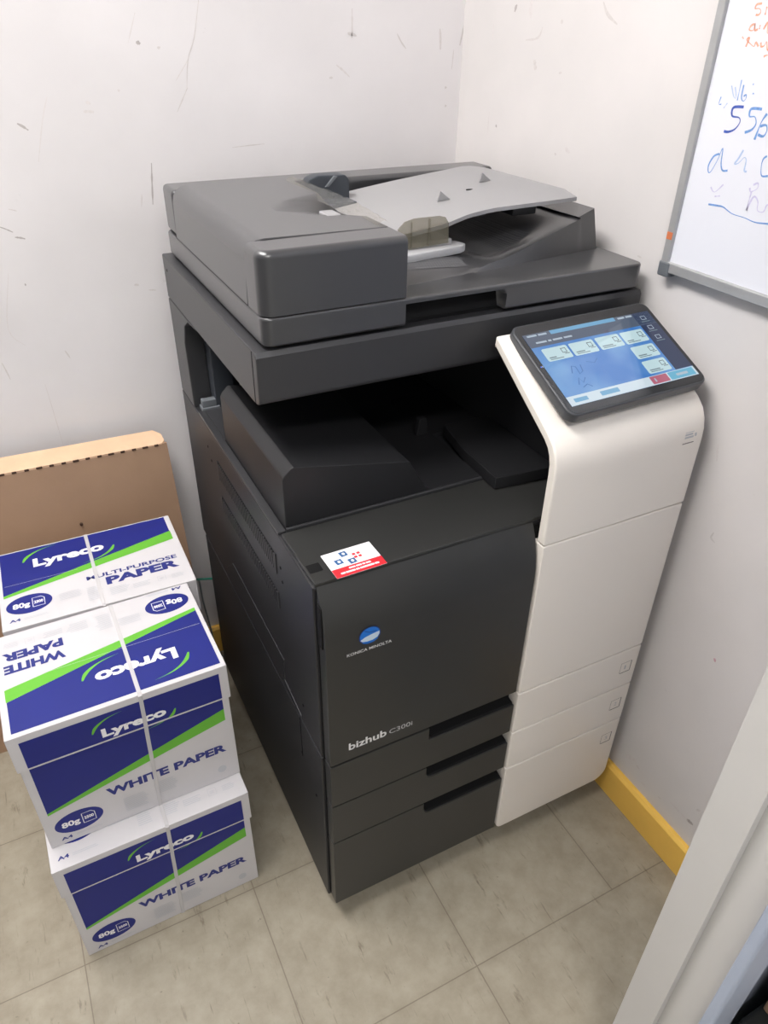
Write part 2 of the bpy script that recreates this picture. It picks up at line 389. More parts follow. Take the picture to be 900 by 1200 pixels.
LAMP = 26; WORLD = .62; EXPO = 0
STROKES = [('orange', 0.003, [(0.09, 1.369), (0.097, 1.368), (0.098, 1.364), (0.092, 1.364), (0.089, 1.361), (0.091, 1.358), (0.095, 1.358)]), ('orange', 0.003, [(0.082, 1.366), (0.082, 1.358)]), ('orange', 0.003, [(0.074, 1.367), (0.076, 1.358)]), ('orange', 0.003, [(0.094, 1.349), (0.098, 1.347), (0.099, 1.343), (0.093, 1.343), (0.093, 1.35), (0.091, 1.343), (0.087, 1.344)]), ('orange', 0.003, [(0.085, 1.348), (0.085, 1.344)]), ('orange', 0.003, [(0.079, 1.344), (0.075, 1.351), (0.072, 1.34), (0.067, 1.348), (0.062, 1.34)]), ('orange', 0.003, [(0.107, 1.336), (0.104, 1.334)]), ('orange', 0.003, [(0.098, 1.326), (0.096, 1.335), (0.099, 1.333), (0.09, 1.328), (0.086, 1.327), (0.085, 1.331), (0.08, 1.327)]), ('orange', 0.003, [(0.078, 1.331), (0.076, 1.327), (0.072, 1.328), (0.07, 1.332), (0.066, 1.324), (0.057, 1.326)]), ('orange', 0.003, [(0.069, 1.317), (0.064, 1.319), (0.052, 1.319)]), ('paleblue', 0.002, [(0.105, 1.285), (0.098, 1.274), (0.094, 1.273), (0.099, 1.284)]), ('blue', 0.002, [(0.092, 1.292), (0.091, 1.27)]), ('blue', 0.0025, [(0.087, 1.287), (0.086, 1.274), (0.082, 1.27), (0.079, 1.273), (0.08, 1.277), (0.083, 1.275)]), ('blue', 0.003, [(0.074, 1.289), (0.073, 1.288)]), ('blue', 0.003, [(0.071, 1.279), (0.069, 1.279)]), ('blue', 0.002, [(0.117, 1.272), (0.118, 1.264), (0.114, 1.264)]), ('paleblue', 0.002, [(0.105, 1.266), (0.109, 1.26)]), ('navy', 0.004, [(0.079, 1.264), (0.094, 1.262), (0.093, 1.253), (0.082, 1.252), (0.079, 1.247), (0.084, 1.239), (0.093, 1.235), (0.1, 1.235)]), ('blue', 0.004, [(0.052, 1.264), (0.067, 1.263), (0.067, 1.255), (0.059, 1.255), (0.055, 1.248), (0.059, 1.241), (0.068, 1.237)]), ('blue', 0.004, [(0.043, 1.26), (0.048, 1.25), (0.051, 1.231)]), ('blue', 0.004, [(0.048, 1.237), (0.04, 1.236), (0.037, 1.242), (0.04, 1.248), (0.048, 1.246)]), ('blue', 0.003, [(0.098, 1.209), (0.106, 1.205), (0.111, 1.194), (0.109, 1.186), (0.105, 1.187), (0.099, 1.201), (0.095, 1.216), (0.092, 1.199), (0.087, 1.191), (0.079, 1.192)]), ('paleblue', 0.003, [(0.063, 1.218), (0.067, 1.208), (0.071, 1.201), (0.065, 1.203), (0.059, 1.21), (0.055, 1.207), (0.054, 1.196), (0.05, 1.195)]), ('blue', 0.003, [(0.027, 1.216), (0.031, 1.212), (0.031, 1.204), (0.027, 1.194), (0.018, 1.195)]), ('paleblue', 0.003, [(0.015, 1.216), (0.014, 1.198), (0.002, 1.203)]), ('lilac', 0.0025, [(0.099, 1.169), (0.091, 1.164), (0.08, 1.175)]), ('lilac', 0.0025, [(0.089, 1.159), (0.081, 1.161)]), ('lilac', 0.003, [(0.035, 1.182), (0.029, 1.185), (0.028, 1.179), (0.036, 1.174), (0.039, 1.178)]), ('lilac', 0.003, [(0.035, 1.174), (0.035, 1.152)]), ('lilac', 0.003, [(0.035, 1.152), (0.03, 1.169), (0.022, 1.165), (0.019, 1.155), (0.01, 1.155), (0.007, 1.164), (-0.006, 1.158)]), ('blue', 0.003, [(0.096, 1.148), (0.081, 1.149), (0.071, 1.149), (0.055, 1.144), (0.035, 1.143), (0.018, 1.141), (-0.001, 1.143), (-0.019, 1.145)])]
MARKS = [('b', 1, 0.0022, [(0.133, 1.367), (0.119, 1.316), (0.105, 1.286), (0.098, 1.247)]), ('b', 0, 0.0018, [(0.105, 1.286), (0.081, 1.257)]), ('b', 1, 0.0022, [(0.099, 1.247), (0.077, 1.212)]), ('b', 2, 0.007, [(0.026, 1.31), (0.032, 1.308)]), ('b', 1, 0.006, [(0.058, 1.303), (0.062, 1.302)]), ('b', 2, 0.004, [(-0.173, 1.204), (-0.159, 1.194)]), ('b', 2, 0.0025, [(-0.235, 1.056), (-0.218, 1.046)]), ('b', 2, 0.004, [(-0.217, 1.038), (-0.202, 1.034)]), ('b', 1, 0.002, [(-0.216, 1.082), (-0.204, 1.078)]), ('b', 2, 0.0035, [(0.022, 1.137), (0.018, 1.105), (0.014, 1.071)]), ('b', 1, 0.002, [(0.166, 1.154), (0.226, 1.157)]), ('b', 1, 0.002, [(-0.002, 1.089), (-0.006, 1.069)]), ('b', 0, 0.006, [(-0.072, 1.217), (-0.056, 1.216)]), ('b', 0, 0.006, [(-0.066, 1.23), (-0.059, 1.227)]), ('b', 1, 0.005, [(-0.041, 0.937), (-0.033, 0.936)]), ('b', 1, 0.003, [(-0.017, 0.925), (-0.004, 0.923)]), ('b', 2, 0.003, [(-0.22, 0.962), (-0.22, 0.958)]), ('b', 1, 0.003, [(-0.183, 0.835), (-0.177, 0.819)]), ('b', 1, 0.003, [(-0.29, 0.83), (-0.284, 0.797)]), ('b', 0, 0.0015, [(-0.23, 0.778), (-0.226, 0.642)]), ('b', 0, 0.0015, [(-0.241, 0.982), (-0.265, 0.889), (-0.245, 0.855)]), ('b', 0, 0.002, [(-0.121, 1.24), (-0.135, 1.208), (-0.155, 1.148)]), ('b', 0, 0.004, [(0.401, 1.36), (0.4, 1.317)]), ('b', 1, 0.006, [(0.392, 1.324), (0.409, 1.32)]), ('b', 0, 0.004, [(0.369, 1.277), (0.395, 1.258)]), ('b', 1, 0.004, [(0.355, 1.257), (0.362, 1.257)]), ('b', 0, 0.002, [(0.031, 1.349), (0.014, 1.31)]), ('b', 0, 0.005, [(-0.014, 1.245), (-0.011, 1.244)]), ('b', 1, 0.004, [(0.49, 1.324), (0.499, 1.311), (0.509, 1.301)]), ('b', 0, 0.006, [(0.579, 1.332), (0.582, 1.299)]), ('b', 1, 0.005, [(0.632, 1.344), (0.624, 1.306)]), ('b', 0, 0.003, [(0.611, 1.299), (0.609, 1.267)]), ('r', 2, 0.007, [(0.596, 1.369), (0.601, 1.359)]), ('r', 0, 0.01, [(0.557, 1.375), (0.554, 1.351)]), ('r', 1, 0.004, [(0.519, 1.339), (0.529, 1.324), (0.562, 1.32)]), ('r', 1, 0.006, [(0.474, 1.348), (0.469, 1.345)]), ('r', 1, 0.009, [(0.533, 1.288), (0.526, 1.288)]), ('r', 1, 0.009, [(0.531, 1.282), (0.523, 1.281)]), ('r', 1, 0.004, [(0.463, 1.277), (0.455, 1.279)]), ('r', 1, 0.006, [(0.381, 1.372), (0.368, 1.357), (0.344, 1.345)]), ('r', 0, 0.004, [(0.661, 1.341), (0.661, 1.314)]), ('r', 2, 0.005, [(0.628, 1.186), (0.624, 1.183)]), ('r', 0, 0.003, [(0.652, 1.205), (0.652, 1.169)]), ('b', 1, 0.005, [(0.649, 1.236), (0.652, 1.234)]), ('r', 1, 0.006, [(0.447, 1.161), (0.442, 1.161)]), ('r', 0, 0.01, [(0.422, 1.173), (0.409, 1.168)]), ('b', 1, 0.006, [(0.596, 1.237), (0.599, 1.236)]), ('b', 1, 0.006, [(0.598, 1.206), (0.601, 1.205)]), ('r', 2, 0.009, [(-0.183, 0.132), (-0.197, 0.136)]), ('r', 0, 0.006, [(-0.141, 0.132), (-0.186, 0.132)]), ('r', 1, 0.006, [(-0.051, 0.132), (-0.06, 0.132)]), ('r', 1, 0.004, [(-0.116, 0.114), (-0.122, 0.116)]), ('r', 1, 0.005, [(-0.193, 0.174), (-0.199, 0.182)]), ('r', 0, 0.012, [(-0.023, 0.129), (-0.047, 0.142)]), ('r', 0, 0.008, [(-0.072, 0.104), (-0.087, 0.108)]), ('r', 1, 0.003, [(-0.183, 0.067), (-0.187, 0.084)]), ('r', 1, 0.004, [(-0.054, 0.7), (-0.052, 0.689), (-0.061, 0.685)]), ('r', 0, 0.004, [(-0.016, 0.836), (-0.022, 0.81)]), ('r', 3, 0.006, [(-0.126, 0.495), (-0.128, 0.489)]), ('r', 1, 0.003, [(0.216, 1.05), (0.207, 1.049)])]
def ribbon_marks(bm, ml, side, marks):
    for i, (sd, sh, w, pts) in enumerate(marks):
        if sd != side: continue
        a = Art(); P = pts if len(pts) > 2 else [pts[0], ((pts[0][0]+pts[1][0])/2+w*.1, (pts[0][1]+pts[1][1])/2+w*.1), pts[1]]
        sm = [tuple(v) for v in spline([(p[0], p[1], 0) for p in P], 4)]
        rnd = random.Random(i); nz = [rnd.uniform(.55, 1.1) for _ in range(len(sm)+1)]
        a.line([(p[0], p[1]) for p in sm], w, 'mark%d' % sh, 1, lambda t: (math.sin(PI*min(max(t,.08),.92))**.5)*nz[int(t*(len(sm)-1))])
        if side == 'b': a.emit(bm, lambda u, v, h: (u, .761-h, v), ml, .00005)
        else: a.emit(bm, lambda u, v, h: (.63-h, u, v), ml, .00005)

# ================================================================ the room
def slab(name, x0, x1, y0, y1, z0, z1, m, marks=None):
    bm = bmesh.new(); boxv(bm, x0, x1, y0, y1, z0, z1); bmesh.ops.recalc_face_normals(bm, faces=bm.faces); ml = [m]
    if marks: ribbon_marks(bm, ml, marks, MARKS)
    KEEP.add(id(bm))
    o = finish(name, bm, ml); o['kind'] = 'structure'; return o
slab('floor', -1.75, 2.2, -2.2, .86, -.1, 0, M['floor'])
slab('wall_back', -1.75, .75, .761, .86, 0, 2.5, M['wall'], 'b')
slab('wall_right', .63, .75, -.375, .761, 0, 2.5, M['wall2'], 'r')
slab('wall_left', -1.75, -1.65, -2.2, .761, 0, 2.5, M['greywall'])
slab('wall_front', .30, 2.2, -.468, -.375, 0, 2.5, M['bluepaint'])
slab('ceiling', -1.75, 2.2, -2.2, .86, 2.5, 2.6, M['ceil'])
def skirting(name, axis):
    bm = bmesh.new()
    if axis == 'y': prism(bm, [(.63,0),(.6166,0),(.6166,.074),(.622,.0803),(.63,.0803)], 'y', -.375, .761, bev=.0008, minang=.3)
    else: prism(bm, [(.761,0),(.7476,0),(.7476,.074),(.753,.0803),(.761,.0803)], 'x', -1.65, .6166, bev=.0008, minang=.3)
    o = finish(name, bm, M['yellow']); o['kind'] = 'structure'
skirting('baseboard_right', 'y'); skirting('baseboard_back', 'x')
# door frame beside the viewer: stop, jamb and architrave as one profile
bm = bmesh.new()
prism(bm, [(.30,-.375),(.288,-.375),(.288,-.4235),(.30,-.4235)], 'z', 0, 2.1, bev=.001)
prism(bm, [(.30,-.4235),(.2985,-.4235),(.2985,-.468),(.30,-.468)], 'z', 0, 2.1)
finish('trim_1', bm, M['frame'])['kind'] = 'structure'
bm = bmesh.new()
prism(bm, rrect(.289,.34,-.482,-.468,(.005,.001,.001,.002),5), 'z', 0, 2.1)
finish('trim_2', bm, M['bluepaint'])['kind'] = 'structure'

# ================================================================ lamp on the ceiling and an added fill light
em = bpy.data.materials.new('lit_diffuser'); em.use_nodes = True; nb = em.node_tree.nodes['Principled BSDF']
nb.inputs['Emission Color'].default_value = (1, .98, .965, 1); nb.inputs['Emission Strength'].default_value = LAMP
def ceiling_or_fill_light(label, cx, cy, wx, wy):
    t = thing('ceiling_or_fill_light', label, 'ceiling light', (cx, cy, 2.5), 0, 'fluorescent ceiling lights')
    bm = bmesh.new(); boxv(bm, -wx/2-.02, wx/2+.02, -wy/2-.02, wy/2+.02, -.04, 0, bev=.004); finish('housing', bm, M['frame'], t)
    bm = bmesh.new(); boxv(bm, -wx/2, wx/2, -wy/2, wy/2, -.048, -.0402); finish('diffuser', bm, em, t)
ceiling_or_fill_light('fluorescent ceiling light above the paper boxes, outside the picture', -.62, .19, .46, 1.10)
ceiling_or_fill_light('added unseen fill light overhead behind the viewer, brightening the front faces', -.35, -1.35, 1.16, .28)  # added fill with no known source, lifts the front-facing surfaces

# ================================================================ whiteboard
wb = thing('whiteboard', 'whiteboard with grey metal frame and blue and orange handwriting on the right wall', 'whiteboard', (.63, -.05, 1.047))
O = (.63, -.05, 1.047)
bm = bmesh.new(); boxv(bm, .617, .6298, -.28, .142, 1.055, 1.60); finish('writing_surface', bm, M['board'], wb, O)
bm = bmesh.new()
for y0, y1, z0, z1 in ((.139,.152,1.052,1.61),(-.292,-.279,1.052,1.61),(-.284,.146,1.047,1.062),(-.284,.146,1.598,1.612)):
    boxv(bm, .612, .6297, y0, y1, z0, z1, bev=.002)
finish('frame', bm, M['alu'], wb, O)
for y in (.1435, -.2835):
    for z in (1.051, 1.608):
        bm = bmesh.new(); boxv(bm, .6105, .6299, y-.0105, y+.0105, z-.0105, z+.0105, bev=.003); tag(finish('corner_cap', bm, M['capgrey'], wb, O), 'dark grey plastic corner cap')
a = Art()
for c_, w_, pts in STROKES: 
    sm = spline([(p[0],p[1],0) for p in pts], 5); a.line([(p.x,p.y) for p in sm], w_*.72, c_, 1, lambda t: .75+.35*math.sin(7*t+1))
a.f = [f for f in a.f if all(-.277 < p[0] < .138 for p in f[0])]
artobj('handwriting', a, lambda u,v,h: (.617-h, u, v), wb, O)
bm = bmesh.new(); boxv(bm, .6113, .6121, .1405, .1505, 1.092, 1.102, bev=.0003); tag(finish('orange_spot', bm, mat('orange_spot_ink',(222,128,84),.6,noise=.1), wb, O), 'orange marker spot on the frame')

# ================================================================ cardboard behind the boxes
O = (-.28, .72, 0)
cb = thing('cardboard_sheet', 'flattened brown cardboard carton leaning on the wall behind the paper boxes', 'cardboard', O)
def lean(z): return .655+.04*z/.65
zt = lambda x: .648-.03*(x+.34)*.5
bm = bmesh.new()
# front panel: grid so it can bow slightly
xs = [-.62+i*.58/20 for i in range(21)]; zs = [i/24 for i in range(25)]
def rightx(t): return -.03-.012*t+(0 if t < .93 else -.0)
rows = []
for t in zs:
    r = []
    for i in range(21):
        x = -.62+(rightx(t)+.62)*i/20; z = zt(x)*t; r.append((x, lean(z)-.006*math.sin(PI*t)*math.sin(3*i/20), z))
    rows.append(r)
F = [[bm.verts.new(p) for p in r] for r in rows]; B = [[bm.verts.new((p[0],p[1]+.005,p[2])) for p in r] for r in rows]
for j in range(24):
    for i in range(20):
        bm.faces.new((F[j][i],F[j][i+1],F[j+1][i+1],F[j+1][i])); bm.faces.new((B[j][i],B[j+1][i],B[j+1][i+1],B[j][i+1]))
    for i in (0,20): bm.faces.new((F[j][i],F[j+1][i],B[j+1][i],B[j][i]) if i==0 else (F[j][i],B[j][i],B[j+1][i],F[j+1][i]))
for i in range(20): bm.faces.new((F[0][i],B[0][i],B[0][i+1],F[0][i+1])); bm.faces.new((F[24][i],F[24][i+1],B[24][i+1],B[24][i]))
finish('front_panel', bm, M['kraft'], cb, O)
bm = bmesh.new()
y0 = lean(.65)
poly = [(-.62,y0-.0005),(-.052,y0-.0005),(-.045,y0+.006),(-.047,y0+.022),(-.06,y0+.034),(-.62,y0+.036)]
top = [bm.verts.new((x,y,zt(x)+.001+(y-y0)*.42)) for x,y in poly]; bot = [bm.verts.new((x,y,zt(x)-.003+(y-y0)*.42)) for x,y in poly]
bm.faces.new(top); bm.faces.new(bot[::-1])
for i in range(6): bm.faces.new((top[i],bot[i],bot[(i+1)%6],top[(i+1)%6]))
tag(finish('folded_flap', bm, M['kraft_light'], cb, O), 'pale folded top flap')
bm = bmesh.new()
rows = [(-.60+.0215*i) for i in range(26)]
for i, x in enumerate(rows):
    w = .004 if i % 3 else .0055
    boxv(bm, x-w, x+w, y0-.0019, y0+.001, zt(x)-.0035, zt(x)+.0008, bev=.0007, seg=1)
finish('perforation', bm, M['kraft_hole'], cb, O)
bm = bmesh.new(); prism(bm, [(-.232+.003*math.cos(a*PI/6), .512+.003*math.sin(a*PI/6)) for a in range(12)], 'y', lean(.512)-.0068, lean(.512)-.002); finish('hole', bm, M['kraft_hole'], cb, O)

# ================================================================ paper cartons
W, D, H, HL = .307, .215, .257, .071       # body size, lid skirt
LW, LD, LH = .313, .221, .2625
def swoosh(a, x0, y0, s, mt='cart_green', layer=2, flip=1):
    pts = [(0,.0),(.006,.012),(.018,.022),(.034,.029),(.056,.033)]
    p = [(x0+s*flip*u, y0+s*flip*v) for u, v in pts]
    sm = spline([(q[0],q[1],0) for q in p], 5)
    a.line([(q.x,q.y) for q in sm], .0085*s, mt, layer, lambda t: max(.03, (1-t)**1.2*(.25+3*t if t < .25 else 1)))
def fine(a, x0, x1, y0, y1, n, seed=1):
    r = random.Random(seed); dy = (y1-y0)/n
    for k in range(n): a.rect(x0, x1-r.random()*.25*(x1-x0), y0+dy*k, y0+dy*(k+.42), 'ink_fine', 1)
def oval(a, cx, cy, rx, ry):
    a.ell(cx, cy, rx, ry, 'cart_blue', 1, 36)
    a.text('80g', cx-rx*.72, cy-ry*.24, rx*.74, ry*.50, 'cart_white', 2, .035)
    x0, x1, y0, y1 = cx+rx*.14, cx+rx*.66, cy-ry*.48, cy+ry*.50
    c = rx*.13; t = .0009
    out = [(x0,y0),(x1,y0),(x1,y1-c),(x1-c,y1),(x0,y1),(x0,y0)]
    a.line(out, t*1.3, 'cart_white', 2)
    a.text('2500', x0+.0022, cy-ry*.14, (x1-x0)-.0044, ry*.28, 'cart_white', 2, .04)
def top_art(kind):
    a = Art(); w, d = LW, LD
    if kind == 'multi': bl, br, gl, gr, top = .092, .166, .085, .138, d-.004
    else: bl, br, gl, gr, top = .078, .150, .070, .124, d-.008
    a.poly([(.007,bl),(w-.010,br),(w-.010,top),(.007,top)], 'cart_blue', 1)
    a.poly([(.007,gl),(w-.009,gr),(w-.009,br),(.007,bl)], 'cart_green', 1)
    lx, ly = .060, (.158 if kind == 'multi' else .148)
    a.text('Lyreco', lx, ly, .122, .0235, 'cart_white', 2, .045, rise=.012)
    swoosh(a, lx-.016, ly+.020, 1.05); swoosh(a, lx+.140, ly+.008, 1.05, flip=-1)
    if kind == 'multi':
        a.text('MULTI-PURPOSE', .140, .0775, .157, .0105, 'cart_navy', 1, .025); a.text('PAPER', .170, .052, .126, .0205, 'cart_navy', 1, .05)
        oval(a, .045, .056, .036, .0245)
    else:
        a.text('WHITE', .213, .074, .088, .0175, 'cart_navy', 1, .05); a.text('PAPER', .213, .046, .088, .0175, 'cart_navy', 1, .05)
        oval(a, .045, .062 if kind == 'low' else .040, .036, .023)
    a.text('A4', .012, .0045 if kind == 'white2' else .017, .017, .0068, 'cart_navy', 1, .03)
    fine(a, .034, .075, .004 if kind == 'white2' else .017, .010 if kind == 'white2' else .023, 2, 3)
    fine(a, .092, .128, .042, .062, 6, 4); fine(a, .136, .162, .020, .058, 10, 5); fine(a, .172, .205, .020, .042, 6, 6); fine(a, .210, .240, .022, .036, 4, 7)
    a.frame(.252, .266, .022, .036, .0006, 'ink_fine'); fine(a, .255, .263, .026, .032, 3, 8); fine(a, .276, .298, .022, .034, 4, 9)
    a.line([(.01, .112),(w-.012, .112+.0005)], .0005, 'ink_fine', 2) if kind != 'multi' else a.line([(.01,.118),(.13,.118)], .0005, 'ink_fine', 2)
    return a
def front_art():
    a = Art(); x0, x1 = .012, W-.011
    a.poly([(x0,.083),(x1,.168),(x1,.250),(x0,.250)], 'cart_blue', 1)
    a.poly([(x0,.078),(x1,.142),(x1,.168),(x0,.083)], 'cart_green', 1)
    a.text('WHITE PAPER', .098, .070, .192, .0172, 'cart_navy', 1, .045)
    oval(a, .050, .043, .036, .0235); a.text('A4', .017, .010, .017, .0068, 'cart_navy', 1, .03); fine(a, .040, .082, .011, .016, 2, 13)
    fine(a, .118, .158, .018, .052, 10, 11); fine(a, .168, .205, .030, .060, 9, 12)
    a.ell(.278, .028, .0075, .0085, 'ink_fine', 1, 14)
    return a
def front_logo():
    a = Art(); a.text('Lyreco', .116, .2045, .094, .0165, 'cart_white', 2, .045, rise=.006)
    swoosh(a, .104, .217, .82); swoosh(a, .224, .211, .82, flip=-1)
    return a
def carton(name, label, loc, rz, topkind, flip=False, strapx=.5):
    t = thing(name, label, 'paper box', loc, rz, 'white boxes of copy paper stacked beside the copier')
    # body with the printed front
    bm = bmesh.new(); boxv(bm, -W/2, W/2, -D/2, D/2, 0, H, bev=.0016, seg=2); bmesh.ops.recalc_face_normals(bm, faces=bm.faces); ml = [M['carton']]
    fr = front_art(); lg = front_logo(); both = Art(); both.mats = fr.mats
    for f in lg.f: both.f.append((f[0], fr.m(lg.mats[f[1]]), f[2]))
    for f in fr.f: both.f.append(f)
    both.mats = fr.mats
    seam = LH-HL
    lo = both.clip(lambda p: seam-p[1]); hi = both.clip(lambda p: p[1]-seam-.0045)
    lo.emit(bm, lambda u,v,h: (u-W/2, -D/2-h, v), ml); KEEP.add(id(bm))
    finish('carton_body', bm, ml, t)
    # lid: five sided cap with skirt
    bm = bmesh.new(); boxv(bm, -LW/2, LW/2, -LD/2, LD/2, LH-HL, LH, bev=.0016, seg=2)
    bmesh.ops.recalc_face_normals(bm, faces=bm.faces); ml = [M['carton']]
    hi.emit(bm, lambda u,v,h: (u-W/2, -LD/2-h, v), ml)
    sg = -1 if flip else 1
    top_art(topkind).emit(bm, lambda u,v,h: (sg*(u-LW/2), sg*(v-LD/2), LH+h), ml)
    KEEP.add(id(bm)); finish('lid', bm, ml, t)
    # strap: flat band round the carton
    bm = bmesh.new(); sx = (strapx-.5)*W; hw = .0030; e = .0016
    loop = [(-LD/2-e, .0006),(-LD/2-e, LH-.002),(-LD/2-e+.002, LH+e),(LD/2+e-.002, LH+e),(LD/2+e, LH-.002),(LD/2+e, .0006)]
    loop = [(-D/2-.0008, .0006), (-D/2-.0008, LH-HL-.012), (-LD/2-.0008, LH-HL), (-LD/2-.0008, LH-.002), (-LD/2+.002, LH+.0008), (LD/2-.002, LH+.0008), (LD/2+.0008, LH-.002), (LD/2+.0008, LH-HL), (D/2+.0008, LH-HL-.012), (D/2+.0008, .0006)]
    def lean_(z): return .010*(1-z/LH)
    for k in range(len(loop)-1):
        (ya,za),(yb,zb) = loop[k], loop[k+1]
        v = [bm.verts.new(p) for p in ((sx-hw-lean_(za),ya,za),(sx+hw-lean_(za),ya,za),(sx+hw-lean_(zb),yb,zb),(sx-hw-lean_(zb),yb,zb))]; bm.faces.new(v)
    bmesh.ops.remove_doubles(bm, verts=bm.verts, dist=1e-6)
    bmesh.ops.recalc_face_normals(bm, faces=bm.faces)
    bmesh.ops.solidify(bm, geom=bm.faces[:], thickness=-.0005); KEEP.add(id(bm))
    finish('strap', bm, M['strap'], t)
    return t
lh = LH+.0006
def bc(x, y, rz): return (x, y)
carton('paper_box', 'white and blue paper box at floor level at the front, bottom of its stack', (-.2505, .1365+D/2, 0), .014, 'low', strapx=.565)
carton('paper_box', 'front upper paper box, its printed lid lettering upside down', (-.2480, .1765+D/2, lh), .020, 'white2', True, .585)
carton('paper_box', 'paper box reading multi-purpose paper on top, nearest the cardboard', (-.232, .4025+D/2, lh+.0005), -.008, 'multi', strapx=.50)
carton('paper_box', 'paper box on the floor behind, hidden below the multi-purpose box', (-.2335, .4015+D/2, 0), 0, 'multi', strapx=.50)

# ================================================================ the copier
O = (.30, .34, 0)
pr = thing('copier', 'black and ivory office copier with document feeder and tilted touch screen', 'copier', O)
def part(name, bm, m, parent=pr, **k): return finish(name, bm, m, parent, O, **k)

# --- lower cabinet and main body
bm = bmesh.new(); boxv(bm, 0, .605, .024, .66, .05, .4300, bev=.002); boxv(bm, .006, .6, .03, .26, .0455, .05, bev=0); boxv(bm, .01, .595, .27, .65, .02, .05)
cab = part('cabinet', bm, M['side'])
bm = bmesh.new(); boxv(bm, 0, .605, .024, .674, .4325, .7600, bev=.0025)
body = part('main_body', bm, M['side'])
for x in (.06, .545):
    for y in (.09, .60):
        bm = bmesh.new(); prism(bm, [(y+.0235*math.cos(a*PI/10), .0235+.0235*math.sin(a*PI/10)) for a in range(20)], 'x', x-.011, x+.011, bev=.003)
        boxv(bm, x-.016, x+.016, y-.012, y+.012, .035, .05)
        part('caster', bm, M['wheel'])
# black recess backing between drawer fronts
bm = bmesh.new(); boxv(bm, .004, .602, .0215, .0239, .06, .755); part('inner_frame', bm, M['black'])

# --- left side details
def ribs(z0, z1):
    bm = bmesh.new()
    boxv(bm, -.0004, .001, .166, .452, z0, z1, mi=1)
    y = .170
    while y < .448:
        boxv(bm, -.0022, .0002, y, y+.0030, z0+.001, z1-.001); y += .0072
    boxv(bm, -.0022, .0002, .164, .168, z0-.002, z1+.002); boxv(bm, -.0022, .0002, .450, .454, z0-.002, z1+.002)
    part('vent_grille', bm, [M['dark'], M['black']])
ribs(.684, .716); ribs(.618, .645)
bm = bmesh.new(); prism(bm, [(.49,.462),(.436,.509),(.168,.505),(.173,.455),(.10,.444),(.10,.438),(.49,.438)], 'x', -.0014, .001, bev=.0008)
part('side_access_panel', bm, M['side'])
bm = bmesh.new(); boxv(bm, -.0006, .0005, .1095, .1115, .335, .430); part('panel_gap', bm, M['black'])
for y, z in ((.148,.704),(.144,.681),(.090,.479),(.112,.342),(.055,.30),(.50,.694),(.515,.715)):
    bm = bmesh.new(); prism(bm, [(y+.0025*math.cos(a*PI/5), z+.0025*math.sin(a*PI/5)) for a in range(10)], 'x', -.0007, .0004); part('screw', bm, M['black'])

# --- front door with its printing
def door_profile():
    return [(.0215,.4335),(.0015,.4335),(0,.435),(0,.672),(.0016,.693),(.0048,.712),(.0095,.729),(.0145,.743),(.0200,.7545),(.0235,.7600)]
bm = bmesh.new(); prism(bm, door_profile(), 'x', .0045, .3365, bev=.0018, cap_only=True, seg=2)
door = part('front_door', bm, M['door'], angle=25)
bm = bmesh.new(); boxv(bm, .0025, .0046, .0065, .020, .668, .738, bev=.0008); part('door_grip', bm, M['black'], door)
a = Art()
a.ell(.0680, .6735, .0158, .0148, 'logo_deep', 1, 40)
a.ell(.0680, .6740, .0142, .0132, 'logo_blue', 2, 40)
a.poly([(.0540,.6690),(.0610,.6725),(.0700,.6745),(.0820,.6765),(.0822,.6720),(.0790,.6665),(.0720,.6640),(.0640,.6640),(.0570,.6655)], 'logo_pale', 3)
a.line([(.057,.6640),(.064,.6612),(.073,.6612),(.0795,.6645)], .0016, 'logo_blue', 4); a.line([(.060,.684),(.067,.6795),(.078,.6785)], .0012, 'logo_deep', 4)
a.text('KONICA MINOLTA', .0345, .6475, .0665, .0052, 'ink_white', 2, .01)
artobj('maker_logo', a, lambda u,v,h: (u, -h, v), door, O)
a = Art(); a.text('bizhub', .0345, .4570, .062, .0150, 'ink_white', 2, .022); a.text('C300i', .1010, .4575, .0395, .0098, 'ink_grey', 2, .005)
artobj('model_lettering', a, lambda u,v,h: (u, -h, v), door, O)

